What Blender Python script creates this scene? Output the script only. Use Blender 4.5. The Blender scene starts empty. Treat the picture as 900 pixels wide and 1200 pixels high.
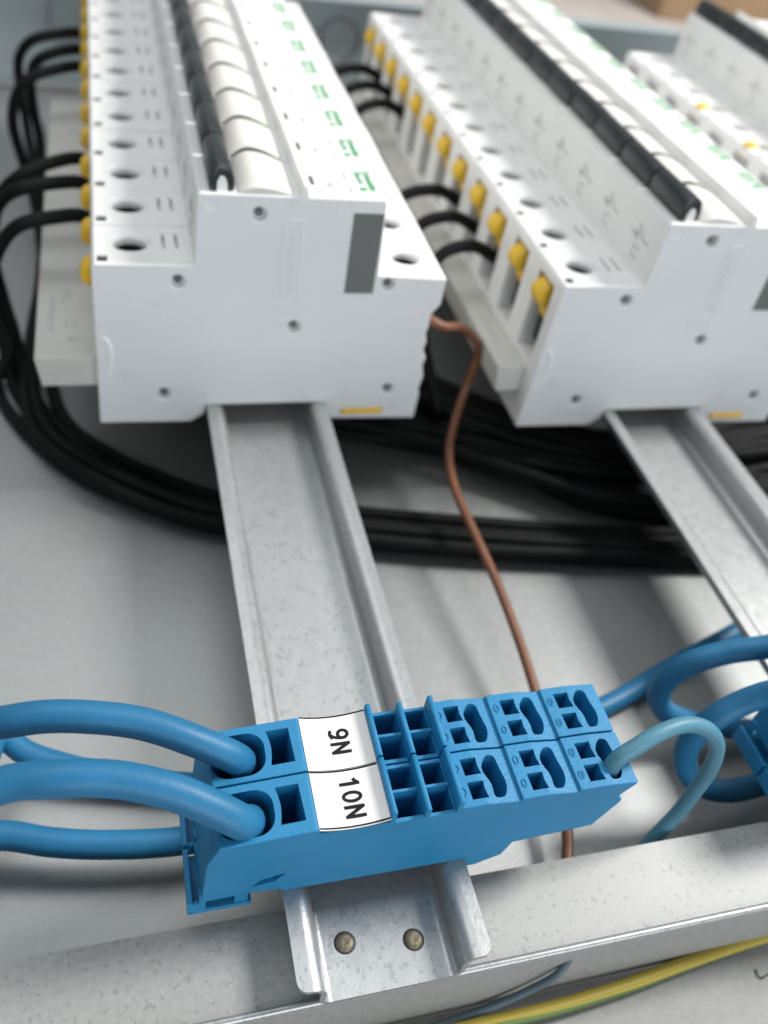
import bpy, bmesh, math, random
from mathutils import Vector, Matrix, noise
random.seed(7)
SC = bpy.context.scene
COL = SC.collection
MM = 0.001
# ------------------------------------------------------------------ camera (world in metres, rail axis = Y)
CF = 1031.36                                   # focal length in pixels of the 900 x 1200 photograph
CC = Vector((-38.24, -46.63, 159.86))          # millimetres
def _rot():
    r = Vector((-0.090494, -0.268266, -0.073121))
    th = r.length
    R0 = Matrix.Rotation(th, 3, r.normalized())
    a = math.radians(50)
    c, s = math.cos(a), math.sin(a)
    fwd = Vector((0, c, -s)); right = Vector((1, 0, 0)); down = fwd.cross(right)
    return R0 @ Matrix((right, down, fwd))
CR = _rot()
def at(px, py, z):
    """the point of the place seen at (px, py) of the photograph that lies at height z (mm)"""
    d = CR.transposed() @ Vector(((px-450)/CF, (py-600)/CF, 1))
    return CC + d*((z-CC.z)/d.z)
cam_d = bpy.data.cameras.new('camera')
cam = bpy.data.objects.new('camera', cam_d); COL.objects.link(cam); SC.camera = cam
Rw = Matrix((CR[0], -CR[1], -CR[2])).transposed()
cam.matrix_world = Matrix.Translation(CC*MM) @ Rw.to_4x4()
cam_d.sensor_fit = 'VERTICAL'; cam_d.sensor_height = 24.0; cam_d.sensor_width = 18.0
cam_d.lens = CF/1200*24
cam_d.clip_start = 0.005; cam_d.clip_end = 20
cam_d.dof.use_dof = True
cam_d.dof.focus_distance = (CR @ (Vector((2, 27, 20))-CC)).z*MM
cam_d.dof.aperture_fstop = cam_d.lens/2.45
# ------------------------------------------------------------------ light
W = bpy.data.worlds.new('World'); SC.world = W; W.use_nodes = True
bg = W.node_tree.nodes['Background']
bg.inputs[0].default_value = (0.88, 0.925, 0.96, 1); bg.inputs[1].default_value = 0.36
def area(name, loc, target, sx, sy, power, col):
    l = bpy.data.lights.new(name, 'AREA'); l.shape = 'RECTANGLE'; l.size = sx; l.size_y = sy
    l.energy = power; l.color = col
    o = bpy.data.objects.new(name, l); COL.objects.link(o)
    o.location = loc
    o.rotation_euler = (Vector(target)-Vector(loc)).to_track_quat('-Z', 'Y').to_euler()
    return o
area('window_light', (0.92, 0.20, 0.98), (0.03, 0.10, 0), 0.26, 0.36, 23, (1.0, 0.985, 0.95))
area('ceiling_lamp', (-0.25, 0.75, 1.6), (0.05, 0.15, 0), 1.3, 0.9, 10, (0.97, 0.99, 1.0))
area('front_fill', (0.25, -1.75, 0.45), (0.05, 0.15, 0), 1.3, 0.9, 19, (0.93, 0.97, 1.0))  # unseen fill added behind the camera to brighten the front faces
SC.view_settings.view_transform = 'Standard'; SC.view_settings.look = 'None'
SC.view_settings.exposure = 0.0; SC.view_settings.gamma = 1
# ------------------------------------------------------------------ materials
def mat(name, col, rough=0.5, metal=0.0, var=0.06, vscale=40, bump=0.0, bscale=900, col2=None, stretch=None,
        rvar=0.0, spec=0.5, coat=0.0, sss=0.0, spots=None):
    m = bpy.data.materials.new(name); m.use_nodes = True
    nt = m.node_tree; N = nt.nodes; L = nt.links
    b = N['Principled BSDF']
    b.inputs['Roughness'].default_value = rough; b.inputs['Metallic'].default_value = metal
    b.inputs['Specular IOR Level'].default_value = spec
    b.inputs['Coat Weight'].default_value = coat
    if sss:
        b.inputs['Subsurface Weight'].default_value = sss
        b.inputs['Subsurface Radius'].default_value = (.004, .004, .004)
        b.inputs['Subsurface Scale'].default_value = 0.3
    tc = N.new('ShaderNodeTexCoord'); mp = N.new('ShaderNodeMapping')
    L.new(tc.outputs['Object'], mp.inputs['Vector'])
    if stretch: mp.inputs['Scale'].default_value = stretch
    n = N.new('ShaderNodeTexNoise'); n.inputs['Scale'].default_value = vscale; n.inputs['Detail'].default_value = 5
    n.inputs['Roughness'].default_value = .62
    L.new(mp.outputs[0], n.inputs['Vector'])
    r = N.new('ShaderNodeValToRGB')
    c2 = col2 or tuple(c*(1-var*2) for c in col); c1 = tuple(min(1, c*(1+var)) for c in col)
    r.color_ramp.elements[0].position = .32; r.color_ramp.elements[1].position = .68
    r.color_ramp.elements[0].color = (*c2, 1); r.color_ramp.elements[1].color = (*c1, 1)
    L.new(n.outputs[0], r.inputs[0])
    out = r.outputs[0]
    if spots:
        sscale, thr, scol = spots
        n3 = N.new('ShaderNodeTexNoise'); n3.inputs['Scale'].default_value = sscale; n3.inputs['Detail'].default_value = 3
        L.new(mp.outputs[0], n3.inputs['Vector'])
        r3 = N.new('ShaderNodeValToRGB'); r3.color_ramp.elements[0].position = thr; r3.color_ramp.elements[1].position = thr+.07
        r3.color_ramp.elements[0].color = (0, 0, 0, 1); r3.color_ramp.elements[1].color = (1, 1, 1, 1)
        L.new(n3.outputs[0], r3.inputs[0])
        mx = N.new('ShaderNodeMixRGB'); mx.inputs[2].default_value = (*scol, 1)
        L.new(r3.outputs[0], mx.inputs[0]); L.new(out, mx.inputs[1]); out = mx.outputs[0]
    L.new(out, b.inputs['Base Color'])
    if rvar:
        mr = N.new('ShaderNodeMapRange'); mr.inputs['To Min'].default_value = rough-rvar; mr.inputs['To Max'].default_value = rough+rvar
        L.new(n.outputs[0], mr.inputs['Value']); L.new(mr.outputs[0], b.inputs['Roughness'])
    if bump:
        n2 = N.new('ShaderNodeTexNoise'); n2.inputs['Scale'].default_value = bscale; n2.inputs['Detail'].default_value = 4
        L.new(mp.outputs[0], n2.inputs['Vector'])
        bp = N.new('ShaderNodeBump'); bp.inputs['Strength'].default_value = bump; bp.inputs['Distance'].default_value = 0.0006
        L.new(n2.outputs[0], bp.inputs['Height']); L.new(bp.outputs[0], b.inputs['Normal'])
    return m
M = {}
M['white'] = mat('white_plastic', (.84, .84, .825), .45, 0, .015, 60, .08, 1600)
M['body'] = mat('breaker_plastic', (.74, .75, .76), .52, 0, .02, 30, .16, 700, spots=(140, .66, (.68, .69, .70)))
M['cream'] = mat('cream_plastic', (.66, .645, .605), .6, 0, .03, 60, .05, 1500)
M['black'] = mat('black_plastic', (.022, .028, .030), .34, 0, .1, 80, .06, 1500)
M['yellow'] = mat('yellow_plastic', (.80, .50, .030), .4, 0, .06, 150)
M['greybar'] = mat('grey_plastic', (.57, .565, .53), .5, 0, .03, 60, .1, 1500)
M['sticker'] = mat('grey_sticker', (.145, .15, .145), .65, 0, .03, 100)
M['green'] = mat('green_print', (.03, .36, .11), .5)
M['ink'] = mat('dark_print', (.10, .10, .11), .6)
M['greyink'] = mat('grey_print', (.46, .46, .47), .6)
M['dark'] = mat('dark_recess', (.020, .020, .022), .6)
M['screw'] = mat('screw_steel', (.34, .335, .32), .34, .9, .1, 300)
M['blue'] = mat('blue_plastic', (.015, .205, .415), .50, 0, .05, 70, .16, 1400, rvar=.06, spec=.4)
M['bluewire'] = mat('blue_cable_sheath', (.016, .150, .305), .48, 0, .07, 60, .12, 700, rvar=.08, spec=.38)
M['palewire'] = mat('pale_blue_sheath', (.070, .215, .30), .5, 0, .05, 60, .06, 700)
M['dullblue'] = mat('dull_blue_reflection', (.10, .15, .18), .7, 0, .06, 60)
M['blackwire'] = mat('black_cable_sheath', (.006, .0065, .0065), .62, 0, .15, 60, .1, 700, spec=.14)
M['brown'] = mat('brown_sheath', (.17, .066, .031), .45, 0, .08, 60, .06, 700)
M['wyellow'] = mat('yellow_sheath', (.40, .31, .04), .45, 0, .06, 60)
M['wgreen'] = mat('green_sheath', (.10, .17, .03), .45, 0, .06, 60)
M['label'] = mat('label_film', (.80, .785, .77), .38, 0, .02, 90, .03, 900, spots=(260, .715, (.62, .61, .60)))
M['letter'] = mat('label_ink', (.008, .008, .009), .6, spec=.2)
GALV = dict(rough=.47, metal=.70, bump=.10, bscale=1700, rvar=.06)
M['plate'] = mat('galvanised_plate', (.325, .335, .332), var=.035, vscale=420, spots=(900, .66, (.26, .268, .265)), **GALV)
M['rail'] = mat('zinc_rail', (.42, .43, .43), .38, .64, .035, 420, .06, 1600, stretch=(1.1, .85, 1.1), rvar=.05, spots=(800, .58, (.325, .335, .338)))
M['bar'] = mat('zinc_bar', (.36, .362, .355), .60, .45, .06, 700, .05, 2200, rvar=.09, spots=(850, .60, (.28, .282, .277)))
M['dullfloor'] = mat('dulled_floor_zinc', (.30, .302, .295), .72, .25, .06, 500, .12, 1500, rvar=.05, spots=(900, .64, (.25, .252, .247)))  # same floor zinc, darker and more matt to hold down lamp glare in front
M['wall'] = mat('painted_wall', (.36, .415, .43), .5, .3, .05, 12, .1, 500)
M['rivet'] = mat('rivet_metal', (.20, .175, .125), .55, .6, .2, 700, .35, 1100)
M['ground'] = mat('bench_top', (.55, .49, .45), .7, 0, .10, 9)
M['board'] = mat('brown_board', (.34, .225, .13), .8, 0, .10, 14)
# ------------------------------------------------------------------ mesh helpers (millimetres in, metres out)
def finish(bm, smooth=None):
    bmesh.ops.recalc_face_normals(bm, faces=bm.faces[:])
    for f in bm.faces: f.smooth = smooth is not None
    if smooth is not None:
        for e in bm.edges:
            if len(e.link_faces) == 2 and e.calc_face_angle(0) > math.radians(smooth): e.smooth = False
    return bm
def mesh(name, bm, m, smooth=None):
    finish(bm, smooth)
    bmesh.ops.scale(bm, vec=(MM, MM, MM), verts=bm.verts[:])
    me = bpy.data.meshes.new(name); bm.to_mesh(me); bm.free()
    for mm in (m if isinstance(m, (list, tuple)) else [m]): me.materials.append(mm)
    return me
def link(name, me, parent=None, loc=(0, 0, 0)):
    o = bpy.data.objects.new(name, me); COL.objects.link(o)
    if parent: o.parent = parent
    o.location = Vector(loc)*MM
    return o
def obj(name, bm, m, parent=None, smooth=None, loc=(0, 0, 0)):
    return link(name, mesh(name, bm, m, smooth), parent, loc)
def thing(name, label, cat, loc=(0, 0, 0), group=None):
    o = bpy.data.objects.new(name, None); COL.objects.link(o)
    o.location = Vector(loc)*MM; o.empty_display_size = .01
    return tag(o, label, cat, group)
def tag(o, label, cat, group=None):
    o['label'] = label; o['category'] = cat
    if group: o['group'] = group
    return o
def structure(o): o['kind'] = 'structure'; return o
def copy_tree(o, parent=None):
    c = o.copy(); COL.objects.link(c)
    if parent: c.parent = parent
    for ch in list(o.children): copy_tree(ch, c)
    return c
def box(bm, x0, x1, y0, y1, z0, z1, bev=0.0):
    vs = [bm.verts.new(p) for p in [(x0, y0, z0), (x1, y0, z0), (x1, y1, z0), (x0, y1, z0), (x0, y0, z1), (x1, y0, z1), (x1, y1, z1), (x0, y1, z1)]]
    fs = [bm.faces.new([vs[i] for i in q]) for q in [(0, 3, 2, 1), (4, 5, 6, 7), (0, 1, 5, 4), (1, 2, 6, 5), (2, 3, 7, 6), (3, 0, 4, 7)]]
    if bev:
        es = list({e for f in fs for e in f.edges})
        bmesh.ops.bevel(bm, geom=es, offset=bev, segments=2, profile=.5, affect='EDGES')
    return bm
def prism_y(bm, prof, y0, y1, bev=0.0, seg=2):
    """closed (x, z) outline pushed along y"""
    a = [bm.verts.new((x, y0, z)) for x, z in prof]; b = [bm.verts.new((x, y1, z)) for x, z in prof]
    n = len(prof); fs = [bm.faces.new(a), bm.faces.new(b[::-1])]
    for i in range(n): fs.append(bm.faces.new([a[i], b[i], b[(i+1) % n], a[(i+1) % n]]))
    bmesh.ops.recalc_face_normals(bm, faces=fs)
    if bev:
        es = list({e for f in fs for e in f.edges if e.calc_face_angle(0) > .25})
        bmesh.ops.bevel(bm, geom=es, offset=bev, segments=seg, profile=.5, affect='EDGES', clamp_overlap=True)
    return bm
def prism_z(bm, prof, z0, z1, top=None):
    """closed (x, y) outline pushed along z; top = outline at z1 when it differs"""
    top = top or prof
    a = [bm.verts.new((x, y, z0)) for x, y in prof]; b = [bm.verts.new((x, y, z1)) for x, y in top]
    n = len(prof); fs = [bm.faces.new(a[::-1]), bm.faces.new(b)]
    for i in range(n): fs.append(bm.faces.new([a[i], a[(i+1) % n], b[(i+1) % n], b[i]]))
    bmesh.ops.recalc_face_normals(bm, faces=fs)
    return bm
def circ(cx, cy, r, n=24, rx=None):
    return [(cx+(rx or r)*math.cos(2*math.pi*i/n), cy+r*math.sin(2*math.pi*i/n)) for i in range(n)]
def lathe_z(bm, prof, cx, cy, n=24):
    """(r, z) profile turned round a vertical axis, closed at r = 0 ends"""
    rings = []
    for r, z in prof:
        if r < 1e-6: rings.append([bm.verts.new((cx, cy, z))])
        else: rings.append([bm.verts.new((cx+r*math.cos(2*math.pi*i/n), cy+r*math.sin(2*math.pi*i/n), z)) for i in range(n)])
    for A, B in zip(rings, rings[1:]):
        for i in range(n):
            j = (i+1) % n
            if len(A) == 1: bm.faces.new([A[0], B[i], B[j]])
            elif len(B) == 1: bm.faces.new([A[i], A[j], B[0]])
            else: bm.faces.new([A[i], A[j], B[j], B[i]])
    return bm
def lathe_y(bm, prof, cx, cz, n=20):
    """(r, y) profile turned round an axis along y"""
    t = bmesh.new(); lathe_z(t, prof, 0, 0, n)
    for v in t.verts: v.co = Vector((cx+v.co.x, v.co.z, cz+v.co.y))
    me = bpy.data.meshes.new('t'); t.to_mesh(me); t.free(); bm.from_mesh(me); bpy.data.meshes.remove(me)
    return bm
def carve(me, cutters):
    """me minus every cutter, as a new mesh"""
    a = bpy.data.objects.new('carved', me); COL.objects.link(a); obs = [a]
    for cbm in cutters:
        finish(cbm)
        bmesh.ops.scale(cbm, vec=(MM, MM, MM), verts=cbm.verts[:])
        cm = bpy.data.meshes.new('cutter'); cbm.to_mesh(cm); cbm.free()
        c = bpy.data.objects.new('cutter', cm); COL.objects.link(c); obs.append(c)
        md = a.modifiers.new('cut', 'BOOLEAN'); md.operation = 'DIFFERENCE'; md.object = c; md.solver = 'EXACT'
    dg = bpy.context.evaluated_depsgraph_get(); dg.update()
    out = bpy.data.meshes.new_from_object(a.evaluated_get(dg))
    for o in obs: bpy.data.objects.remove(o)
    for p in out.polygons: p.use_smooth = False
    return out
def catmull(pts, step=1.2):
    P = [Vector(p) for p in pts]; P = [P[0]*2-P[1]]+P+[P[-1]*2-P[-2]]
    out = []
    for i in range(1, len(P)-2):
        p0, p1, p2, p3 = P[i-1:i+3]
        def tj(ti, a, b): return ti+max((b-a).length, 1e-4)**.5
        t0 = 0; t1 = tj(t0, p0, p1); t2 = tj(t1, p1, p2); t3 = tj(t2, p2, p3)
        n = max(2, int((p2-p1).length/step))
        for k in range(n):
            t = t1+(t2-t1)*k/n
            A1 = p0*((t1-t)/(t1-t0))+p1*((t-t0)/(t1-t0)); A2 = p1*((t2-t)/(t2-t1))+p2*((t-t1)/(t2-t1)); A3 = p2*((t3-t)/(t3-t2))+p3*((t-t2)/(t3-t2))
            B1 = A1*((t2-t)/(t2-t0))+A2*((t-t0)/(t2-t0)); B2 = A2*((t3-t)/(t3-t1))+A3*((t-t1)/(t3-t1))
            out.append(B1*((t2-t)/(t2-t1))+B2*((t-t1)/(t2-t1)))
    out.append(P[-2]); return out
def tube(bm, pts, r, n=14, step=1.2, smoothing=True, mats=None, twist=0.0):
    path = catmull(pts, step) if smoothing else [Vector(p) for p in pts]
    rings = []; up = None
    for i, p in enumerate(path):
        t = (path[min(i+1, len(path)-1)]-path[max(i-1, 0)]).normalized()
        if up is None:
            up = Vector((0, 0, 1)) if abs(t.z) < .9 else Vector((0, 1, 0))
        up = (up-t*up.dot(t)).normalized(); s = t.cross(up)
        rr = r*(1+.012*noise.noise(p*.12))
        rings.append([bm.verts.new(p+(up*math.cos(2*math.pi*k/n+twist*i)+s*math.sin(2*math.pi*k/n+twist*i))*rr) for k in range(n)])
    for i, (A, B) in enumerate(zip(rings, rings[1:])):
        for k in range(n):
            f = bm.faces.new([A[k], A[(k+1) % n], B[(k+1) % n], B[k]])
            if mats: f.material_index = mats(i/len(rings), k/n)
    bm.faces.new(rings[0][::-1]); bm.faces.new(rings[-1])
    return bm
def text_bm(s, size, depth, bold=0.0, align='CENTER', spacing=1.0):
    cu = bpy.data.curves.new('lettering', 'FONT'); cu.body = s; cu.size = size; cu.extrude = depth; cu.offset = bold
    cu.align_x = align; cu.align_y = 'CENTER'; cu.space_character = spacing; cu.resolution_u = 6
    o = bpy.data.objects.new('lettering', cu); COL.objects.link(o)
    dg = bpy.context.evaluated_depsgraph_get(); dg.update()
    me = bpy.data.meshes.new_from_object(o.evaluated_get(dg))
    bm = bmesh.new(); bm.from_mesh(me)
    bpy.data.objects.remove(o); bpy.data.curves.remove(cu); bpy.data.meshes.remove(me)
    return bm
def ribbon(bm, pts, w, z0, z1):
    """flat stroke of width w along a polyline in the (x, y) plane"""
    n = len(pts); P = [Vector(p) for p in pts]; closed = (P[0]-P[-1]).length < 1e-6
    L, R = [], []
    for i, p in enumerate(P):
        a = P[i-1] if i else (P[-2] if closed else p); b = P[i+1] if i < n-1 else (P[1] if closed else p)
        u = (p-a).normalized() if (p-a).length else (b-p).normalized(); v = (b-p).normalized() if (b-p).length else u
        t = (u+v).normalized(); nn = Vector((-t.y, t.x)); k = w/2/max(.45, nn.dot(Vector((-v.y, v.x))))
        L.append(p+nn*k); R.append(p-nn*k)
    top = [(bm.verts.new((a.x, a.y, z1)), bm.verts.new((b.x, b.y, z1))) for a, b in zip(L, R)]
    bot = [(bm.verts.new((a.x, a.y, z0)), bm.verts.new((b.x, b.y, z0))) for a, b in zip(L, R)]
    for i in range(n-1):
        bm.faces.new([top[i][0], top[i+1][0], top[i+1][1], top[i][1]]); bm.faces.new([bot[i][1], bot[i+1][1], bot[i+1][0], bot[i][0]])
        bm.faces.new([top[i][0], bot[i][0], bot[i+1][0], top[i+1][0]]); bm.faces.new([top[i+1][1], bot[i+1][1], bot[i][1], top[i][1]])
    return bm
def arc(cx, cy, rx, ry, a0, a1, n=18):
    return [(cx+rx*math.cos(math.radians(a0+(a1-a0)*k/n)), cy+ry*math.sin(math.radians(a0+(a1-a0)*k/n))) for k in range(n+1)]
GLYPH = {'9': ([arc(1.1, 2.15, .78, .72, 0, 360, 24), arc(.78, 2.05, 1.1, 1.78, 0, -62, 9)+arc(.95, .62, .72, .40, -35, -165, 7)], 2.25),
         '0': ([arc(1.05, 1.5, .80, 1.25, 0, 360, 26)], 2.15),
         '1': ([[(1.15, 0), (1.15, 3.0)], [(1.0, 2.72), (.72, 2.36), (.2, 2.14)]], 2.0),
         'N': ([[(.3, 0), (.3, 3.0)], [(.36, 2.72), (1.94, .28)], [(2.0, 0), (2.0, 3.0)]], 2.35)}
def stroke_text(word, gap=.5, w=.62):
    bm = bmesh.new(); x = 0
    total = sum(GLYPH[c][1] for c in word)+gap*(len(word)-1)
    for c in word:
        for k, st in enumerate(GLYPH[c][0]): ribbon(bm, [(x+a-total/2, (b-1.5)*1.2) for a, b in st], w, -.02+.003*k, .02+.003*k)
        x += GLYPH[c][1]+gap
    return bm
def flat_text(bm, x, y, z):
    """letters lying on a level surface, read towards the viewer: tops towards +x, running along -y"""
    for v in bm.verts:
        a, b, c = v.co; v.co = Vector((x+b, y-a, z+c))
    return bm
# ------------------------------------------------------------------ the setting
FZ = -31.0
bm = bmesh.new(); box(bm, -420, 520, .8, 486, FZ-2, FZ)
structure(obj('cabinet_floor', bm, M['plate']))
bm = bmesh.new(); box(bm, -420, 520, -260, .75, FZ-2.4, FZ-.05)
structure(obj('front_floor', bm, M['dullfloor']))
bm = bmesh.new(); box(bm, -1500, 2600, -700, 3600, -90, -86)
structure(obj('ground', bm, M['ground']))
wall = structure(obj('cabinet_wall', box(box(bmesh.new(), -420, 520, 486, 488, FZ-2, 27, 0), -420, 520, 476, 485.9, 26.1, 28.4, .8), M['wall']))
bm = bmesh.new(); tube(bm, [(-420, 483.5, FZ+1.5), (520, 483.5, FZ+1.5)], 1.9, 10, 30)
structure(obj('wall_seam', bm, M['plate'], None, 60))
for kx, kz in ((-57, 6), (88, 5), (190, 6)):
    ring = [(kx+11*math.cos(t*math.pi/16), 485.3, kz+11*math.sin(t*math.pi/16)) for t in range(32)]
    bm = bmesh.new(); tube(bm, ring+[ring[0]], .9, 8, 3)
    obj('knockout_ring', bm, M['plate'], wall, 60)
# mounting bar the rails are riveted to
prof = [(17.4, -8.5), (.9, -8.5), (.25, -8.75), (0, -9.4), (0, FZ+.1), (1.6, FZ+.1), (1.6, -10.1), (17.4, -10.1)]
bm = bmesh.new()
a = [bm.verts.new((-300, y, z)) for y, z in prof]; b = [bm.verts.new((420, y, z)) for y, z in prof]
bm.faces.new(a); bm.faces.new(b[::-1])
for i in range(8): bm.faces.new([a[i], b[i], b[(i+1) % 8], a[(i+1) % 8]])
bar = obj('mounting_bar', bm, M['bar'], None, 50)
tag(bar, 'zinc plated steel crossbar running under the near ends of both rails', 'steel bar')
bm = bmesh.new(); tube(bm, [(-300, .75, -8.65), (420, .75, -8.65)], .75, 12, 40)
obj('folded_edge', bm, M['rail'], bar, 60)
# ------------------------------------------------------------------ rails
def fillet(pts, r, n=5):
    out = [Vector(pts[0])]
    for p, q, s in zip(pts, pts[1:], pts[2:]):
        p, q, s = Vector(p), Vector(q), Vector(s); u = (p-q).normalized(); w = (s-q).normalized()
        half = u.angle(w)/2; d = r/math.tan(half); c = q+(u+w).normalized()*(r/math.sin(half))
        a0 = q+u*d; a1 = q+w*d
        for k in range(n+1):
            v = (a0-c).lerp(a1-c, k/n).normalized()*r; out.append(c+v)
    out.append(Vector(pts[-1])); return out
def rail_mesh(length):
    cl = fillet([(-17.5, -.5), (-12.9, -.5), (-12.9, -8.0), (12.9, -8.0), (12.9, -.5), (17.5, -.5)], 2.15)
    fl = [Vector((x, -.5)) for x in (17.42, 17.25, 17.0, 16.6, 16.1, 15.6)]
    cl = [cl[0]]+[Vector((-p.x, p.y)) for p in fl]+cl[1:-1]+fl[::-1]+[cl[-1]]
    n = len(cl); L, R = [], []
    for i, p in enumerate(cl):
        t = (cl[min(i+1, n-1)]-cl[max(i-1, 0)]).normalized(); nn = Vector((-t.y, t.x))
        L.append(p+nn*.5); R.append(p-nn*.5)
    outline = L+R[::-1]
    ys = [0, .35, .9, 1.8, 3]+[3+(length-3)*k/14 for k in range(1, 15)]
    bm = bmesh.new(); rings = []
    for j, y in enumerate(ys):
        row = []
        for p in outline:
            yy = y
            ex = min(abs(p.x), 17.5)-15.5
            if ex > 0 and y < 3:                                     # rounded corner of the flange end
                yy = y+(2.0-math.sqrt(max(0, 2.0**2-ex*ex)))*(1-y/3)
            row.append(bm.verts.new((p.x, yy, p.y)))
        rings.append(row)
    m = len(outline)
    for A, B in zip(rings, rings[1:]):
        for i in range(m): bm.faces.new([A[i], A[(i+1) % m], B[(i+1) % m], B[i]])
    for ring in (rings[0], rings[-1]):
        for i in range(n-1): bm.faces.new([ring[i], ring[i+1], ring[m-2-i], ring[m-1-i]])
    return mesh('rail', bm, M['rail'], 35)
RAIL2 = 124.6
rm = rail_mesh(430)
rivet_bm = lathe_z(bmesh.new(), [(1.75, 0), (1.7, .2), (1.35, .5), (.8, .62), (.5, .58), (0, .52)], 0, 0, 22)
rivet_me = mesh('rivet', rivet_bm, M['rivet'], 50)
collar_me = mesh('rivet_collar', lathe_z(bmesh.new(), [(2.05, .02), (1.95, .12), (1.7, .14)], 0, 0, 22), M['dark'], 50)
for rx, lab in ((0, 'bare galvanised steel rail whose near end with two rivets shows below the blue blocks'),
                (RAIL2, 'galvanised steel rail on the right, leaving the frame below the second breaker row')):
    t = thing('mounting_rail', lab, 'rail', (rx, 0, 0), 'galvanised rails carrying the breakers')
    link('channel', rm, t)
    for vx, vy in ((-6.8, 9.2), (5.9, 7.4)):
        rv = link('rivet', rivet_me, t, (vx, vy, -7.52)); link('collar', collar_me, rv, (0, 0, 0))
# ------------------------------------------------------------------ circuit breakers
PITCH = 20.9; BL = 20.65
BODY = [(-47.2, -5.3), (-22, -5.8), (-18, -3), (-17.6, .1), (17.6, .1), (17.9, -6.2), (46.6, -7), (46.9, 1.5), (46.3, 4.2), (47.0, 8.6), (46.0, 12.6), (46.5, 15.2), (45.2, 18.2), (45.7, 21.2), (44.9, 23.6), (45.4, 26.2), (45.2, 30), (47.6, 33.5), (47.8, 41.6),
        (28.2, 42.4), (27.4, 62.8), (26.8, 63.6), (-19.5, 63.8), (-20.2, 63.2), (-20.9, 44.6), (-45.2, 44.6), (-46, 43.6), (-46.6, 17)]
RIVETS = [(-25, 39.9), (-5, 58.8), (6.1, 26.2), (-29.3, 4.3), (31.2, 39.6), (36.4, 4.2), (-16.6, 61.0)]
def breaker_body():
    me = mesh('body', prism_y(bmesh.new(), BODY, 0, BL, .35, 2), [M['body'], M['white']])
    cut = []
    def funnel(cx, cz, cy=12.0, k=1.0):
        cut.append(lathe_z(bmesh.new(), [(0, cz-12), (4.0*k, cz-12), (4.1*k, cz-1.4), (5.4*k, cz+.12), (5.4*k, cz+2), (0, cz+2)], cx, cy, 28))
    funnel(-36.3, 44.6); funnel(38.6, 42.0)
    for sx in (-27.9, -24.6): cut.append(box(bmesh.new(), sx-.42, sx+.42, 8.6, 16.6, 42.6, 46))
    cut.append(box(bmesh.new(), -44.6, -42.0, 1.6, 4.6, 39.5, 46))                     # release slot
    cut.append(box(bmesh.new(), -52, -40.0, 5.0, 16.2, 15.5, 41.2))                    # wire entry bay
    for i, (x, z) in enumerate(RIVETS):
        r = 1.95 if i < 6 else 1.3
        dpt = 1.9 if i < 6 else .35
        cut.append(lathe_y(bmesh.new(), [(0, -2), (r+.35, -2), (r+.35, .02), (r-.1, .45), (r-.15, dpt), (0, dpt)], x, z, 22))
    cut.append(box(bmesh.new(), 22.7, 36.0, -1, 3, -4.9, -2.6))                        # rail clip slot
    out = carve(me, cut)
    # faces turned along y take the greyer material, all others the white
    for p in out.polygons:
        p.material_index = 0 if abs(p.normal.y) > .9 else 1
    return out
bodym = breaker_body()
screwm = mesh('terminal_screw', lathe_z(bmesh.new(), [(3.8, -1), (3.75, .7), (3.3, 1.0), (0, 1.0)], 0, 0, 22), M['screw'], 40)
screwshadem = mesh('screw_hole_shade', lathe_z(bmesh.new(), [(3.82, -1), (3.82, 5.2), (4.03, 5.2), (4.03, -1)], 0, 0, 22), M['dark'], 40)  # dark sleeve added to colour in the shade of the screw hole
slotm = mesh('screw_slot', box(box(bmesh.new(), -2.6, 2.6, -.35, .35, 0, 1.06), -.35, .35, -2.6, 2.6, 0, 1.05), M['dark'])
bm = bmesh.new()                                              # yellow clamp: rounded head over a flat tongue
prism_y(bm, [(-49.4, 36.6), (-48.7, 34.4), (-45.4, 33.0), (-40.1, 33), (-40.1, 40.4), (-46.6, 40.3), (-48.7, 39.0)], 7.6, 13.6, 1.2, 3)
prism_y(bm, [(-44.4, 28.6), (-40.1, 28.4), (-40.1, 33.4), (-45.4, 33.6)], 7.4, 13.4, .5, 2)
clampm = mesh('wire_clamp', bm, M['yellow'], 40)
slotdm = mesh('slot_shade', box(bmesh.new(), -44.55, -42.05, 1.65, 4.55, 39.6, 44.0), M['dark'])  # dark insert, the shade inside the release slot put into colour
holem = mesh('wire_hole_shade', prism_y(bmesh.new(), [(-42.6, 18.2), (-39.9, 18.0), (-39.9, 29.5), (-42.6, 29.6)], 6.4, 14.8), M['dark'])  # dark block giving the inner shade of the wire entry by colour
# toggle: an arch open towards the viewer, with a white core
arch = [(-17.2, 63.9), (-17.3, 66.4), (-16.7, 68.8), (-15.3, 70.2), (-13.4, 70.3), (-11.9, 69.2), (-11.2, 66.8), (-11.1, 63.9), (-12.9, 63.9), (-12.9, 66.2), (-13.5, 67.5), (-14.7, 67.6), (-15.4, 66.4), (-15.5, 63.9)]
togglem = mesh('toggle', prism_y(bmesh.new(), arch, 1.6, BL+.4, .35, 2), M['black'], 40)
corem = mesh('toggle_core', prism_y(bmesh.new(), [(-15.5, 63.7), (-15.3, 66.4), (-14.7, 67.5), (-13.6, 67.4), (-13.0, 66.2), (-12.8, 63.7)], 1.2, BL-.5), M['white'])
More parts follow.
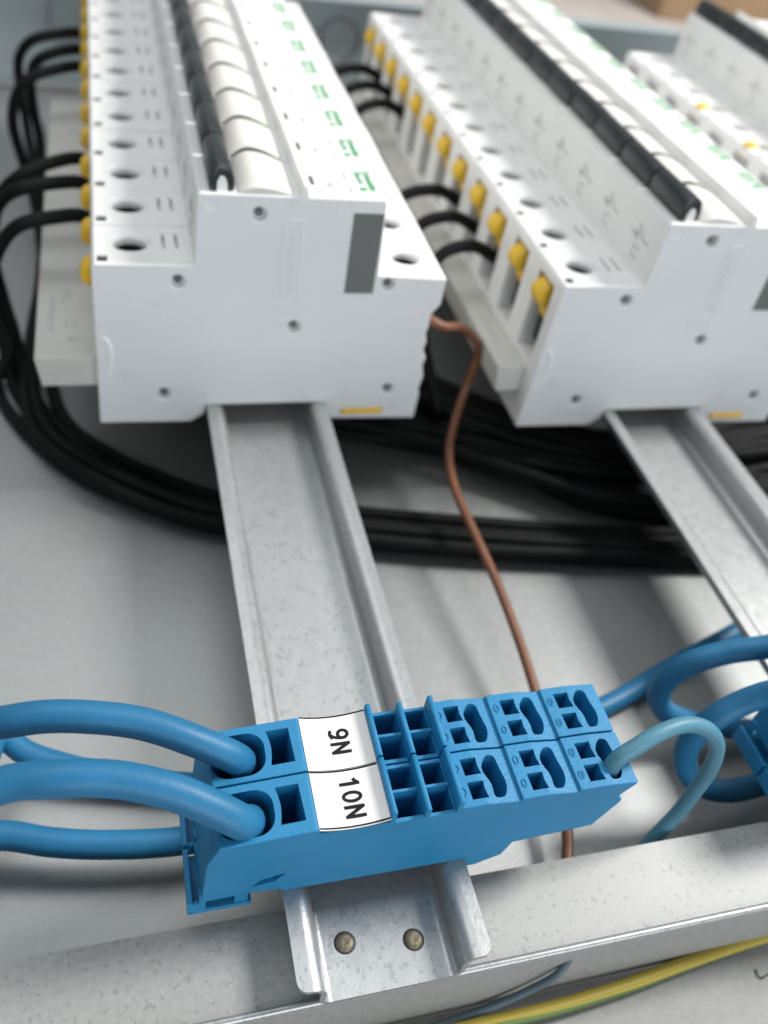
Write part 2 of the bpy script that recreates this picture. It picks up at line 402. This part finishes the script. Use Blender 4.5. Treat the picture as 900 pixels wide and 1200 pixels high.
# domed cream cover beside the toggle, stepping up towards its far end
dome = [(-10.9, 63.6)]
for q in range(1, 20):
    x = -10.9+14.6*q/20; tt = (x+5.7)/(5.2 if x < -5.7 else 9.4)
    dome.append((x, 63.9+2.9*max(0, 1-abs(tt)**2.0)**1.25))
dome.append((3.7, 63.6))
bm = bmesh.new(); rings = []
for j in range(9):
    u = j/8; k = .64+.46*u
    e = (1-(abs(u-.5)*2)**10)*.12+.88
    rings.append([bm.verts.new((x, .5+u*(BL-2.1), 63.6+(z-63.6)*k*e)) for x, z in dome])
for A, B in zip(rings, rings[1:]):
    for i in range(len(dome)-1): bm.faces.new([A[i], A[i+1], B[i+1], B[i]])
bm.faces.new(rings[0]); bm.faces.new(rings[-1])
bm.faces.new([r[0] for r in rings]+[r[-1] for r in rings[::-1]])
domem = mesh('toggle_cover', bm, M['cream'], 40)
seamm = mesh('cover_joint', prism_y(bmesh.new(), [(x+.15*(1 if x < -5 else -1), 63.7+(z-63.6)*1.06) for x, z in dome[1:-1]], BL-1.5, BL-.35), M['dark'])
flagm = mesh('indicator', prism_y(bmesh.new(), [(-1.6, 64), (-1.6, 66.1), (.4, 65.4), (2.3, 64.6), (2.3, 64)], BL-1.62, BL-.9), M['green'])
ridgem = mesh('ridge', prism_y(bmesh.new(), [(4.9, 63.6), (5.1, 66.2), (5.7, 66.8), (6.6, 66.5), (7.3, 63.6)], -.02, BL, .25, 2), M['white'])
clipm = mesh('rail_clip', box(bmesh.new(), 23.0, 35.7, -.55, 14, -4.6, -2.95, .3), M['yellow'])
bm = flat_text(text_bm('Schneider', 3.1, .02, .03), 24.9, 10.6, 63.78)
t2 = flat_text(text_bm('Electric', 2.5, .02, .03), 22.4, 12.3, 63.78)
for src in (t2,):
    me = bpy.data.meshes.new('t'); src.to_mesh(me); src.free(); bm.from_mesh(me); bpy.data.meshes.remove(me)
box(bm, 21.3, 23.2, 5.0, 6.6, 63.76, 63.8)
printm = mesh('brand_print', bm, M['green'])
bm = bmesh.new()
box(bm, 8.7, 9.9, 7.2, 12.4, 63.7, 63.79)
markm = mesh('rating_print', bm, M['ink'])
bm = bmesh.new()
for k, (x, y, l, w) in enumerate([(13.0, 6.2, 1.5, 2.2), (13.2, 9.2, 2.6, .5), (12.6, 10.6, .5, 3.0), (14.0, 12.0, .45, 2.4), (18.4, 3.4, .7, 3.6), (18.4, 11.4, .7, 4.4)]):
    box(bm, x, x+l, y, y+w, 63.7, 63.785)
fineprintm = mesh('fine_print', bm, M['greyink'])
bm = bmesh.new()                                              # switch symbol on the flank below the toggle
def onflank(pts, r=.22):
    tube(bm, [(-20.75+(z-50)*.035, y, z) for y, z in pts], r, 6, 9, False)
onflank([(6, 54), (9.2, 54)]); onflank([(9.2, 54), (13.2, 57.2)]); onflank([(13.2, 54), (16.5, 54)])
onflank([(9.4, 51), (12.6, 51), (12.6, 48.2), (9.4, 48.2)]); onflank([(12.2, 53), (14.2, 55)]); onflank([(14.2, 53), (12.2, 55)])
symm = mesh('switch_symbol', bm, M['greyink'])
rivm = [mesh('rivet', lathe_y(bmesh.new(), [(0, .75), (.85, .75), (1.05, 1.0), (1.2, 1.9)], 0, 0, 16), M['screw'], 40)]
stickm = mesh('side_sticker', box(bmesh.new(), 19.0, 27.1, -.14, -.01, 37.0, 60.0), M['sticker'])
# relief lettering on the joint face
bm = bmesh.new()
tb = text_bm('Schneider Electric', 2.5, .09, .02)
for v in tb.verts:
    a_, b_, c_ = v.co; v.co = Vector((3.9-b_*1.0, -.08-c_, 46.2+a_*1.0))
me = bpy.data.meshes.new('t'); tb.to_mesh(me); tb.free(); bm.from_mesh(me); bpy.data.meshes.remove(me)
for seg in ([(1.6, 34.6), (6.2, 34.6), (6.2, 57.6), (1.6, 57.6), (1.6, 34.6)], [(-.6, 28.6), (6.2, 28.6), (6.2, 33.6), (-.6, 33.6), (-.6, 28.6)], [(1.4, 32.2), (4.2, 29.8), (2.6, 32.6)]):
    for p, q in zip(seg, seg[1:]): tube(bm, [(p[0], -.05, p[1]), (q[0], -.05, q[1])], .125, 6, 40)
embm = mesh('relief_lettering', bm, M['body'], 50)
bm = bmesh.new()
tube(bm, [(-44.6, 0, 23.5), (-43.4, -.1, 22), (-42.9, -.1, 19), (-43.3, -.1, 14), (-44.6, -.1, 10.5), (-46.2, 0, 9.2)], .38, 8, 1.5)
capm = mesh('edge_moulding', bm, M['white'], 60)
def breaker(name_label, x, y, clamp=True, first=False, group=None, plug=False):
    t = thing('circuit_breaker', name_label, 'circuit breaker', (x+random.uniform(-.16, .16), y, random.uniform(-.14, .14)), group)
    t.rotation_euler.z = 0 if first else math.radians(random.uniform(-.16, .16))
    link('body', bodym, t)
    for sx, sz in ((-36.3, 36.4), (38.6, 33.8)):
        s = link('terminal_screw', screwm, t, (sx, 12, sz)); s.rotation_euler.z = random.uniform(0, 3.1)
        link('screw_slot', slotm, s); link('screw_hole_shade', screwshadem, s)
    if clamp:
        link('wire_clamp', clampm, t); link('wire_hole_shade', holem, t)
    if plug:
        bm_ = lathe_z(bmesh.new(), [(2.9, -3), (2.9, 1.2), (2.4, 2.2), (1.2, 2.7), (0, 2.8)], 0, 0, 20)
        obj('screw_plug', bm_, M['yellow'], t, 40, (-43.0, 12, 43.5))
    tg = link('toggle', togglem, t); link('toggle_core', corem, tg)
    dm = link('toggle_cover', domem, t); link('cover_joint', seamm, dm); link('indicator', flagm, dm)
    link('release_slot_shade', slotdm, t)
    link('ridge', ridgem, t); link('rail_clip', clipm, t)
    link('brand_print', printm, t); link('rating_print', markm, t); link('fine_print', fineprintm, t); link('switch_symbol', symm, t)
    if first:
        for vx, vz in RIVETS[:6]: link('rivet', rivm[0], t, (vx, 0, vz))
        link('side_sticker', stickm, t); link('relief_lettering', embm, t); link('edge_moulding', capm, t)
    return t
ORD = ['nearest', 'second', 'third', 'fourth', 'fifth', 'sixth', 'seventh', 'eighth', 'ninth', 'tenth', 'eleventh', 'twelfth']
def row_label(i, where, firsttext, n):
    if i == 0: return firsttext
    if i == n-1: return f'white breaker with a black toggle at the far end of {where}'
    return f'white breaker with a black toggle, {ORD[i]} from the near end of {where}'
Y1, Y2 = 159.8, 151.2
N1, N2, N3 = 12, 12, 7
for i in range(N1):
    breaker(row_label(i, 'the left row', 'nearest white breaker of the left row, grey side and dark sticker fully in view', N1), 0, Y1+i*PITCH, True, i == 0, 'breakers in the left row')
for i in range(N2):
    breaker(row_label(i, 'the middle row', 'nearest white breaker of the middle row, bare side towards the second rail', N2), RAIL2+.6, Y2+i*20.3, True, i == 0, 'breakers in the middle row')
Y3 = 371-N3*20.3
for i in range(N3):
    j = N3-1-i
    if j == 0: lab = 'white breaker at the far end of the right row, top right corner'
    else: lab = f'white breaker in the right row, {ORD[j]} from its far end' + (', yellow plug on its shoulder' if i in (1, 3) else '')
    breaker(lab, 249.5, Y3+i*20.3, False, False, 'breakers in the right row', plug=i in (1, 3))
# ------------------------------------------------------------------ comb busbars
def busbar(x0, x1, y0, y1, z0, z1, lab, marks):
    t = thing('busbar', lab, 'busbar', (x0, y0, z0), 'grey busbars below the breaker terminals')
    w, l, h = x1-x0, y1-y0, z1-z0
    obj('housing', prism_y(bmesh.new(), [(1.2, 0), (w, 0), (w, h), (.2, h), (0, h-.4)], 0, l, .3, 2), M['greybar'], t)
    b = bmesh.new()
    for k in range(7): box(b, 3.4, 4.8, 13+k*2.6, 13+k*2.6+1.9, h, h+.03)
    for (x, y, a, c) in [(7, 28, .6, 7), (8.2, 30, .6, 4), (9.3, 28, .5, 3.5), (7.6, 33.4, 2.6, .6), (8.4, 8.6, 3.2, .5), (9.2, 7.6, .5, 3)]: box(b, x, x+a, y, y+c, h, h+.03)
    for q in (80, 150): box(b, 7, 9, q, q+5, h, h+.03)
    obj('small_print', b, M['greyink'], t)['kind'] = 'stuff'
    obj('approval_mark', flat_text(text_bm('CE', 4.6, .015, .02), 9.2, 17, h+.02), M['greyink'], t)
    return t
busbar(-63.0, -46.9, 164.5, 350, 4.4, 13.8, 'long grey busbar housing printed with small marks, left of the left breaker row', 1)
busbar(69.2, 85.6, 157, 385, 4.6, 13.8, 'long grey busbar housing in the gap between the two breaker rows', 2)
# ------------------------------------------------------------------ blue terminal blocks
BW = 10.75
TB = [(-31.9, 1.1), (-31.0, 15.4), (-29.1, 20.4), (-13.2, 21.8), (-12.7, 21.6), (-12.6, 20.55), (-6.5, 20.05), (-.6, 20.6), (-.45, 20.2), (12.2, 20.2),
      (12.3, 21.3), (17, 21.5), (23.6, 20.6), (23.8, 21.35), (29, 21.4), (35.0, 20.5), (35.2, 21.2), (41, 21.3), (47, 20.8), (46.6, 19.6), (44.4, 16.2), (45.8, 14.6), (45.7, 13.6), (42.6, 5.4),
      (26.4, 3.8), (25.2, -.9), (20.2, -3.5), (17.7, -3.4), (17.6, .06), (-17.6, .06), (-17.8, 1.0), (-23.3, 1.6)]
def block_body():
    me = mesh('housing', prism_y(bmesh.new(), TB, 0, BW, .22, 2), M['blue'])
    cut = []
    # wire funnel: rounded rectangle, wider at the top
    def rrect(x0, x1, y0, y1, r, n=6):
        out = []
        for cx, cy, a0 in ((x1-r, y1-r, 0), (x0+r, y1-r, 90), (x0+r, y0+r, 180), (x1-r, y0+r, 270)):
            for k in range(n+1):
                a = math.radians(a0+90*k/n); out.append((cx+r*math.cos(a), cy+r*math.sin(a)))
        return out
    cut.append(prism_z(bmesh.new(), rrect(-26.4, -20.6, 2.2, 8.8, 2.6), 6, 24, rrect(-29.6, -19.3, .75, BW-1.35, 3.3)))
    # driver slot with a bowed side
    sl = [(-14.6, 2.2), (-14.9, 9.0), (-18.9, 9.0), (-18.55, 7.4), (-18.35, 5.6), (-18.5, 3.8), (-18.8, 2.2)]
    cut.append(prism_z(bmesh.new(), sl, 7, 25))
    # bridge pits: two columns of two
    for x0, x1 in ((.75, 5.65), (6.75, 11.3)):
        for y0, y1 in ((.7, 5.0), (5.6, 10.0)):
            cut.append(box(bmesh.new(), x0, x1, y0, y1, 9.5, 24))
    for s in (12.3, 23.8, 35.2):
        for y0, y1 in ((1.3, 4.6), (5.9, 9.2)):
            cut.append(prism_z(bmesh.new(), [(s+2.4, y0), (s+5.5, y0), (s+5.2, (y0+y1)/2), (s+5.35, y1), (s+2.3, y1)], 11, 25))
        out = []
        for k in range(28):                                       # peanut-shaped wire slot
            a = 2*math.pi*k/28; yy = 4.3*math.sin(a); xx = 1.75*(1 if math.cos(a) > 0 else -1)*abs(math.cos(a))**.62
            xx += (-.45*math.sin(yy*.95)-.15*yy*0) if math.cos(a) < 0 else -.20*math.sin(yy*.95)
            out.append((s+7.9+xx, 5.3+yy))
        cut.append(prism_z(bmesh.new(), [(s+7.9+(x-s-7.9)*.75, 5.3+(y-5.3)*.85) for x, y in out], 9, 23, out))
    # moulded recess on the joint face
    cut.append(prism_y(bmesh.new(), [(-23.2, 4.2), (-19.2, 4.9), (-17.3, 7.6), (-21.4, 6.6)], -1, .8))
    return carve(me, cut)
blockm = block_body()
bm = bmesh.new()
for x, z in ((0, 23.7), (6.2, 23.0), (12.0, 24.0)):
    w = .55
    prism_y(bm, [(x-w, 20.0), (x+w, 20.0), (x+w*.9, z-.3), (x+.2, z), (x-w*.9, z-.2)], .05, BW-.05, .12, 1)
for y in (5.3,):
    box(bm, .6, 5.6, y-.25, y+.25, 12, 20.9); box(bm, 6.8, 11.4, y-.25, y+.25, 12, 21.0)
ribm = mesh('marker_rib', bm, M['blue'], 40)
bm = bmesh.new()                                                   # clip foot hooking round the rail
box(bm, -34.2, -22.9, .25, BW-.25, -4.0, -2.7, .2)
box(bm, -34.3, -33.3, .25, BW-.25, -3.9, .5, .2)
box(bm, -32.2, -31.0, .3, 2.0, -3.0, 3.0, .2); box(bm, -32.2, -31.0, BW-2, BW-.3, -3, 3, .2); box(bm, -26, -23.6, .6, BW-.6, -3, 1.8, .1)
box(bm, -33.6, -31.2, .3, 1.0, -3.6, -.2, .1)
footm = mesh('clip_foot', bm, M['blue'])
bm = bmesh.new()                                                   # raised symbols beside the driver pits
for s in (12.3, 23.8, 35.2):
    for y in (2.9, 7.5):
        ring = [(s+1.2+.42*math.cos(a*math.pi/4), y+.8*math.sin(a*math.pi/4), 21.45+.02) for a in range(9)]
        tube(bm, ring, .09, 5, .5, False)
symbm = mesh('moulded_symbol', bm, M['blue'], 60)
def label_mesh():
    b = bmesh.new(); xs = [-12.75+12.25*k/10 for k in range(11)]
    zt = lambda x: 20.45+.028*(x+6.6)**2+.12
    top = [(x, zt(x)+.16) for x in xs]; bot = [(x, zt(x)-.05) for x in xs[::-1]]
    prism_y(b, top+bot, -.02, BW+.08)
    return mesh('marker_label', b, M['label'], 40)
labm = label_mesh()
def edge_mesh(y):
    b = bmesh.new(); zt = lambda x: 20.45+.028*(x+6.6)**2+.285
    xs = [-12.7+12.15*k/10 for k in range(11)]
    prism_y(b, [(x, zt(x)+.015) for x in xs]+[(x, zt(x)-.02) for x in xs[::-1]], y, y+.34)
    return mesh('printed_line', b, M['letter'])
lineme = edge_mesh(BW-.30); linenear = edge_mesh(.10)
def terminal_block(lab, x, y, text, group, near_line=False):
    t = thing('terminal_block', lab, 'terminal block', (x, y, 0), group)
    link('housing', blockm, t); link('marker_rib', ribm, t); link('clip_foot', footm, t); link('moulded_symbol', symbm, t)
    l = link('marker_label', labm, t); link('printed_line', lineme, l)
    if near_line: link('printed_line', linenear, l)
    if text:
        tb = flat_text(stroke_text(text), -6.0, BW*.5, 0)
        for v in tb.verts: v.co.z += 20.45+.028*(v.co.x+6.6)**2+.30
        obj('lettering', tb, M['letter'], l)
    return t
TY = 17.45
terminal_block('blue terminal block with white label 10N, thin pale wire in its right end', 0, TY, '10N', 'blue terminal blocks', True)
terminal_block('blue terminal block with white label 9N, behind the one marked 10N', 0, TY+BW+.28, '9N', 'blue terminal blocks')
terminal_block('blue terminal block cut by the right edge of the frame, nearer of two', RAIL2-.5, TY-2.6, None, 'blue terminal blocks')
terminal_block('blue terminal block at the right edge of the frame, behind the nearer one', RAIL2-.5, TY-2.6+BW+.15, None, 'blue terminal blocks')
# ------------------------------------------------------------------ cables
def cable(lab, pts, r, m, group=None, n=16, name='cable', step=1.2):
    b = bmesh.new(); tube(b, pts, r, n, step)
    return tag(obj(name, b, m, None, 60), lab, 'cable', group)
G1 = 'thick blue cables at the terminal blocks'
cable('thick blue cable arching left from the block marked 10N', [(-21.5, TY+6.0, 8), (-23.2, TY+6.0, 16), at(285, 964, 21.5), at(250, 947, 25.5), at(200, 927, 28.5), at(133, 913, 30.5), at(67, 913, 31), at(0, 921, 29),
      (-84, 24, 20), (-98, 31, 4), (-93, 41, -13), (-80, 46, -19), at(0, 979, -20.3), at(60, 987, -21), at(120, 990, -21.5), at(215, 985, -22), at(300, 965, -23), at(420, 930, -25)], 2.95, M['bluewire'], G1)
cable('thick blue cable arching left from the block marked 9N', [(-21.5, TY+BW+6.2, 8), (-23.2, TY+BW+6.2, 16), at(277, 889, 21.5), at(233, 870, 25.5), at(167, 848, 28.5), at(100, 840, 30), at(50, 840, 29.5), at(0, 847, 27),
      (-70, 48, 18), (-77, 50, 0), (-74, 53, -14), at(0, 862, -20), at(30, 882, -22), at(75, 897, -24), at(160, 915, -26.5), at(300, 918, -27), at(450, 890, -27.4), at(600, 868, -27.6), at(712, 826, -27.6), at(790, 780, -27.6), at(860, 742, -27.6), at(930, 700, -27.6), at(1050, 640, -27.6)], 2.75, M['bluewire'], G1)
cable('thick blue cable looping at the right edge, farther of the two loops there', [(101, 31.5, 9), (100.8, 32, 18), (104, 37, 24), (107.5, 45, 22), at(925, 752, 15), at(900, 758, 12.5), at(854, 764, 9), at(813, 776, 5), at(784, 793, -1), at(772, 813, -8), at(777, 831, -14), at(802, 843, -19), at(850, 852, -23), at(900, 856, -26), at(960, 850, -27.5)], 2.8, M['bluewire'], G1)
cable('thick blue cable looping at the right edge, nearer of the two loops there', [(101, 20.5, 9), (100.8, 21, 18), (103, 25, 24.5), (103.5, 31, 23), at(925, 809, 19), at(900, 813, 16), at(869, 824, 12), at(840, 840, 8), at(815, 860, 2), at(803, 884, -5), at(807, 907, -11), at(826, 922, -15), at(854, 927, -18), at(892, 919, -20), at(940, 905, -22)], 2.75, M['bluewire'], G1)
tag(obj('wire', tube(bmesh.new(), [(43.2, TY+3.2, 12), (43.0, TY+3.4, 18), at(722, 891, 22.5), at(746, 875, 25), at(775, 858, 26.5), at(805, 849, 26), at(829, 855, 23.5), at(840, 873, 18), at(832, 901, 9.5), at(814, 927, 2), at(794, 953, -6), at(770, 978, -12), at(735, 1015, -20), at(700, 1040, -26)], 1.6, 14, .8), M['palewire'], None, 60),
    'thin pale blue wire curling out of the right end of the block marked 10N', 'wire')
tag(obj('wire', tube(bmesh.new(), [(42, 171, 27), at(518, 382, 23), at(538, 383, 20), at(553, 393, 15.5), at(561, 411, 9), at(556, 430, 3), at(545, 456, -5), at(533, 493, -12), at(526, 530, -15), at(533, 572, -15), at(556, 625, -15), at(582, 682, -16), at(606, 744, -18), at(628, 812, -20), at(652, 900, -22), at(664, 968, -23), at(665, 1000, -24), (44, 14, -25)], 1.35, 12), M['brown'], None, 60),
    'thin brown wire running from the left breaker row down behind the blue blocks', 'wire')
# yellow and green earth wire below the bar
def yg(u, k):
    return 1 if k < .34 else 0
bm = bmesh.new(); tube(bm, [at(430, 1240, -28.2), at(500, 1218, -28.2), at(570, 1200, -28.2), at(650, 1181, -28.2), at(740, 1153, -28.2), at(800, 1130, -28.2), at(850, 1112, -28.2), at(900, 1096, -28.2), at(990, 1075, -28.2)], 1.45, 24, 1.0, True, yg, .016)
tag(obj('wire', bm, [M['wyellow'], M['wgreen']], None, 60), 'yellow and green striped wire lying below the front of the crossbar', 'wire')
tag(obj('wire', tube(bmesh.new(), [(-4, -3.2, -29.3), (10, -2.4, -28.9), (22, -1.6, -27.5), (30, -1.4, -22), (35, -1.0, -16), (37.5, 1.0, -13.5)], .75, 10), M['dullblue'], None, 60),  # stands in for a blue reflection on the bar's front face
    'dull blue reflection on the front face of the crossbar, built as a thin wire', 'wire')
tag(obj('wire_offcut', tube(bmesh.new(), [at(886, 1136, FZ+.3), at(888, 1143, FZ+.3), at(893, 1146, FZ+.4), at(900, 1141, FZ+.9)], .16, 7, .4), M['dark'], None, 60), 'tiny dark curl of cut wire on the metal floor, bottom right', 'wire offcut')
# black feeder cables: out of the terminals, down to the floor, on in bundles under the rails
RB = 2.05
GB1, GB2 = 'black wires of the left row', 'black wires of the middle row'
BND = [(30, 440), (62, 490), (120, 540), (180, 568), (250, 590), (340, 602), (430, 612), (560, 622), (700, 630), (820, 634), (960, 636), (1150, 640)]
def bundle(off, zz, pts=BND):
    out = []
    for (px, py) in pts:
        p = at(px, py, zz); out.append(p)
    res = []
    for i, p in enumerate(out):
        t = (out[min(i+1, len(out)-1)]-out[max(i-1, 0)]).normalized(); nrm = Vector((-t.y, t.x, 0))
        res.append(p+nrm*(off+.5*math.sin(i*1.7+off)))
    return res
loops1 = {2: [(100, 250, 30), (62, 251, 30), (25, 261, 28), (2, 285, 20), (-10, 325, 6), (-2, 370, -8), (12, 405, -18)],
          3: [(100, 209, 30), (60, 209, 30.5), (22, 219, 29), (-2, 240, 22), (-16, 290, 8), (-10, 350, -8), (4, 400, -18)],
          4: [(98, 186, 30), (55, 192, 30), (20, 208, 27), (0, 232, 20), (-10, 290, 4), (4, 350, -12), (18, 395, -20)],
          8: [(98, 76, 30), (60, 80, 30), (32, 92, 27), (18, 115, 20), (15, 145, 10), (24, 180, -2), (38, 225, -14), (50, 300, -24)],
          9: [(98, 59, 30), (62, 62, 30), (42, 73, 26), (36, 95, 18), (40, 130, 6), (47, 165, -6), (48, 220, -18), (52, 290, -26)],
          10: [(98, 40, 30), (60, 41, 30), (36, 48, 27), (23, 65, 20), (22, 90, 10), (30, 140, -8), (40, 200, -20), (50, 270, -26)]}
offs = {2: (-9.6, -28.6), 3: (-5.2, -28.6), 4: (-.8, -28.6), 8: (3.6, -28.6), 9: (-7.3, -24.9), 10: (-2.9, -24.9)}
nth = {2: 'third', 3: 'fourth', 4: 'fifth', 8: 'ninth', 9: 'tenth', 10: 'eleventh'}
for i, lp in loops1.items():
    yc = Y1+i*PITCH+10.5
    pts = [(-40.5, yc, 24), (-45.5, yc, 26.5)]
    ent = at(*lp[0]); dy = yc-ent.y
    for k, (px, py, z) in enumerate(lp):
        p = at(px, py, z)
        p.y += dy*max(0, 1-k/3)*(.8 if k else .6); pts.append(p)
    o_, z_ = offs[i]
    pts += bundle(o_, z_)[(0 if i in (2, 3, 4) else 1):]
    cable(f'black wire leaving the terminal of the {nth[i]} breaker of the left row', pts, RB, M['blackwire'], GB1, 12, 'cable', 1.6)
B2 = [(640, 560), (720, 588), (800, 606), (900, 622), (1050, 640)]
for q, i in enumerate((2, 3, 4, 8, 9, 10)):
    yc = Y2+i*20.3+10.2; x0 = RAIL2-41
    reach = 23+1.5*(q % 3)
    yend = 205-4.5*q
    pts = [(x0-1, yc, 24), (x0-5, yc, 26.5), (x0-12, yc, 29.5), (x0-reach, yc-2, 27), (x0-reach-5.5, yc-7, 16), (x0-reach-5, yc-16, 2), (x0-reach-1, yc-30, -14)]
    if i > 4: pts += [(x0-reach, (yc+yend)/2+6, -25)]
    pts += [(x0-20+.8*q, yend-14, -24-(q % 2)*3.6), (x0-6+q*1.2, yend-34, -28.4+(q % 2)*3.6)]
    end = bundle(12+q*3.6-(q % 2)*2, -28.6+(q % 2)*3.8, B2[2:])
    pts += end
    cable(f'black wire leaving the terminal of the {nth[i]} breaker of the middle row', pts, RB, M['blackwire'], GB2, 12, 'cable', 1.6)
# loose black cables crossing behind, under both rails
STR = [(0, -28.8), (4.3, -28.8), (8.6, -28.8), (12.9, -28.8), (17.3, -28.8), (21.6, -28.8), (26, -28.8), (2.2, -24.9), (6.5, -24.9), (10.8, -24.9), (15.1, -24.9), (19.5, -24.9), (8.8, -21), (13.2, -21)]
BASES = [[(190, 470), (300, 490), (410, 511), (500, 524), (600, 543), (700, 566), (800, 566), (900, 552), (1050, 530)],
         [(190, 470), (300, 488), (410, 508), (500, 526), (600, 556), (680, 588), (780, 606), (900, 604), (1050, 590)],
         [(420, 440), (480, 470), (540, 500), (620, 528), (720, 548), (820, 548), (900, 530), (1050, 505)]]
STR = [(o, z, 0) for o, z in STR]+[(o, z, 1) for o, z in ((0, -28.8), (4.3, -28.8), (2, -24.9), (6.4, -24.9), (4.2, -21))]+[(o, z, 2) for o, z in ((0, -28), (4.3, -28), (8.6, -28), (12.9, -28), (17.2, -28), (2.1, -24), (6.4, -24), (10.7, -24), (15, -24), (4.4, -20), (8.6, -20))]
for q, (o, z, w_) in enumerate(STR):
    base = BASES[w_]
    pts = bundle(o, z, base)
    for k, p in enumerate(pts): p += Vector((0, 1.6*math.sin(k*1.3+q*2.1), abs(.7*math.sin(k*.9+q))))
    cable('black cable in the dark strand crossing under the first breaker row towards the second rail', pts, RB, M['blackwire'], 'black cables crossing under the rails', 12, 'cable', 1.8)
for k in range(6):
    x = 53+4.4*(k % 5); z = -28.8 if k < 5 else -24.9
    cable('black cable lying along the floor of the gap between the two breaker rows', [(x+1, 345, z), (x-.6, 290, z), (x+.8, 235, z), (x+1.5, 200, z), (x+8, 172, z+.4), (x+24, 152+k, z+3.4), (x+55, 140+k, z+4), (x+110, 134+k, z+4)], RB, M['blackwire'], 'black cables in the gap between the rows', 12, 'cable', 1.8)
# ------------------------------------------------------------------ beyond the cabinet wall
t = thing('cardboard_box', 'blurred brown cardboard box standing beyond the cabinet wall, top right', 'box', (700, 980, -86))
b = bmesh.new(); box(b, -120, 420, 0, 300, 0, 55, 2)
obj('carton', b, M['board'], t)
b = bmesh.new(); box(b, -122, 422, -2, 148, 55.2, 58, .6); box(b, -122, 422, 152, 302, 55.2, 58, .6)
obj('lid_flap', b, M['board'], t)
